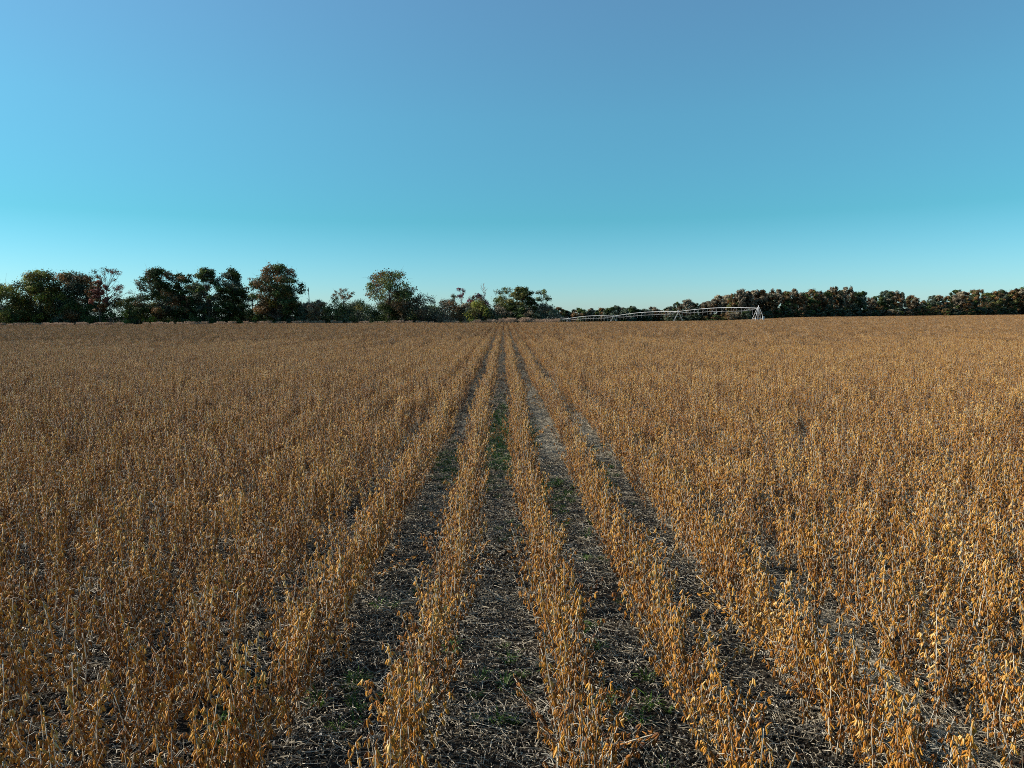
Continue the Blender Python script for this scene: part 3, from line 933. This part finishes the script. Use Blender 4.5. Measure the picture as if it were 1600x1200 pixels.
# ------------------------------------------------------------------ centre-pivot irrigation machine
def pivot():
    P = [(1185.0, 481.5, 190), (1060.0, 486.8, 235), (958.5, 494.0, 278), (888.5, 497.6, 322), (838, 499.5, 366)]
    pts = []
    for px, py, y in P:
        q = at_y(px, py, y)
        pts.append(q)
    g0 = ground_z(pts[0].x, pts[0].y)
    root = empty('irrigation_pivot', (pts[0].x, pts[0].y, g0))
    tag(root, 'long galvanised centre-pivot irrigation pipe arching on wheeled towers over the crop', 'irrigation machine')
    O = Vector((pts[0].x, pts[0].y, g0))
    loc = [p - O for p in pts]
    for i in range(len(loc) - 1):
        a, b = loc[i], loc[i + 1]
        mb, ts, hs = MB(), MB(), MB()
        n = 14
        arch = [a.lerp(b, t / n) + Vector((0, 0, 0.62 * math.sin(math.pi * t / n))) for t in range(n + 1)]
        mb.tube(arch, [.075] * (n + 1), 8, .5)
        d = (b - a); d.z = 0; d.normalize()
        sd = Vector((-d.y, d.x, 0))
        low = []
        for t in range(1, 8):
            q = a.lerp(b, t / 8) + Vector((0, 0, 0.62 * math.sin(math.pi * t / 8)))
            low.append((q, q - Vector((0, 0, 1.05 * (1 if 1 < t < 7 else .8)))))
        for s in (-1, 1):
            prev = a
            for q, w in low:
                e = w + sd * .85 * s
                ts.tube([prev, e], [.015, .015], 4, .5)
                ts.tube([q, e], [.012, .012], 4, .5)
                prev = e
            ts.tube([prev, b], [.015, .015], 4, .5)
        for q, w in low:
            ts.tube([w - sd * .85, w + sd * .85], [.012, .012], 4, .5)
        for t in range(1, 17):
            q = a.lerp(b, t / 17) + Vector((0, 0, 0.62 * math.sin(math.pi * t / 17)))
            hs.tube([q, q + Vector((0, 0, -1.7))], [.012, .012], 4, .3)
            hs.tube([q + Vector((0, 0, -1.7)), q + Vector((0, 0, -1.85))], [.03, .04], 5, .3)
        sp = link('span_pipe', mb.mesh('span_pipe', [M_GALV], True), root)
        link('truss', ts.mesh('truss', [M_GALV]), sp)
        tag(link('drop_hoses', hs.mesh('drop_hoses', [M_GALV]), sp), kind='stuff')
        # tower under the outer end
        gz = ground_z(pts[i + 1].x, pts[i + 1].y) - O.z
        tw = MB()
        fl = [Vector((b.x, b.y, gz + .55)) + sd * (1.9 * s) for s in (-1, 1)]
        for s, ft in zip((-1, 1), fl):
            for w in (-.35, .35):
                tw.tube([b + d * w * .3, ft + d * w], [.035, .035], 5, .5)
            tw.tube([b.lerp(ft, .55) + d * -.2, b.lerp(ft, .55) + d * .2], [.035, .035], 4, .5)
        tw.tube([fl[0] - sd * -.0, fl[1]], [.06, .06], 6, .5)
        tw.tube([b.lerp(fl[0], .5), b.lerp(fl[1], .5)], [.035, .035], 4, .5)
        tw.box(tuple(b + Vector((0, 0, .25))), (.4, .3, .4))
        to = link('tower', tw.mesh('tower', [M_GALV]), root)
        for ft in fl:
            wm = MB()
            ring = [(.0, .42), (.06, .54), (.22, .54), (.28, .42)]
            c0 = Vector((ft.x, ft.y, gz + .54))
            nseg = 16
            vs_, fs_ = [], []
            for k in range(nseg):
                an = 2 * math.pi * k / nseg
                for off, rr in ring:
                    q = c0 + d * (off - .14) + (sd * math.cos(an) + Vector((0, 0, 1)) * math.sin(an)) * rr
                    vs_.append(tuple(q))
            for k in range(nseg):
                for j in range(3):
                    fs_.append((k * 4 + j, ((k + 1) % nseg) * 4 + j, ((k + 1) % nseg) * 4 + j + 1, k * 4 + j + 1))
            wm.add(vs_, fs_, .5, 0)
            wh = link('wheel', wm.mesh('tyre', [M_TYRE], False), to)
            rm = MB()
            rm.tube([c0 - d * .05, c0 + d * .05], [.42, .42], 14, .5)
            link('rim', rm.mesh('rim', [M_GALV]), to)
    # pivot stand: four splayed legs round a riser
    top = loc[0]
    st = MB()
    st.tube([Vector((0, 0, 0)), top + Vector((0, 0, .1)), top + Vector((0, 0, .75))], [.13, .13, .10], 8, .5)
    riser = link('riser_pipe', st.mesh('riser_pipe', [M_GALV], True), root)
    feet = [Vector((sx * 1.5, sy * 1.5, 0)) for sx, sy in ((-1, -1), (1, -1), (1, 1), (-1, 1))]
    for ft in feet:
        lm = MB()
        lm.tube([ft, Vector((top.x * 1 + ft.x * .12, top.y + ft.y * .12, top.z + .25))], [.055, .05], 5, .5)
        link('leg', lm.mesh('leg', [M_GALV]), root)
    br = MB()
    for k in range(4):
        a, b = feet[k], feet[(k + 1) % 4]
        for h in (.3, .62):
            br.tube([a.lerp(top, h), b.lerp(top, h)], [.04, .04], 4, .5)
    link('bracing', br.mesh('bracing', [M_GALV]), root)
    pb = MB(); pb.box((1.0, -1.2, 1.35), (.5, .3, .9))
    link('control_panel', pb.mesh('control_panel', [M_GALV]), root)
pivot()
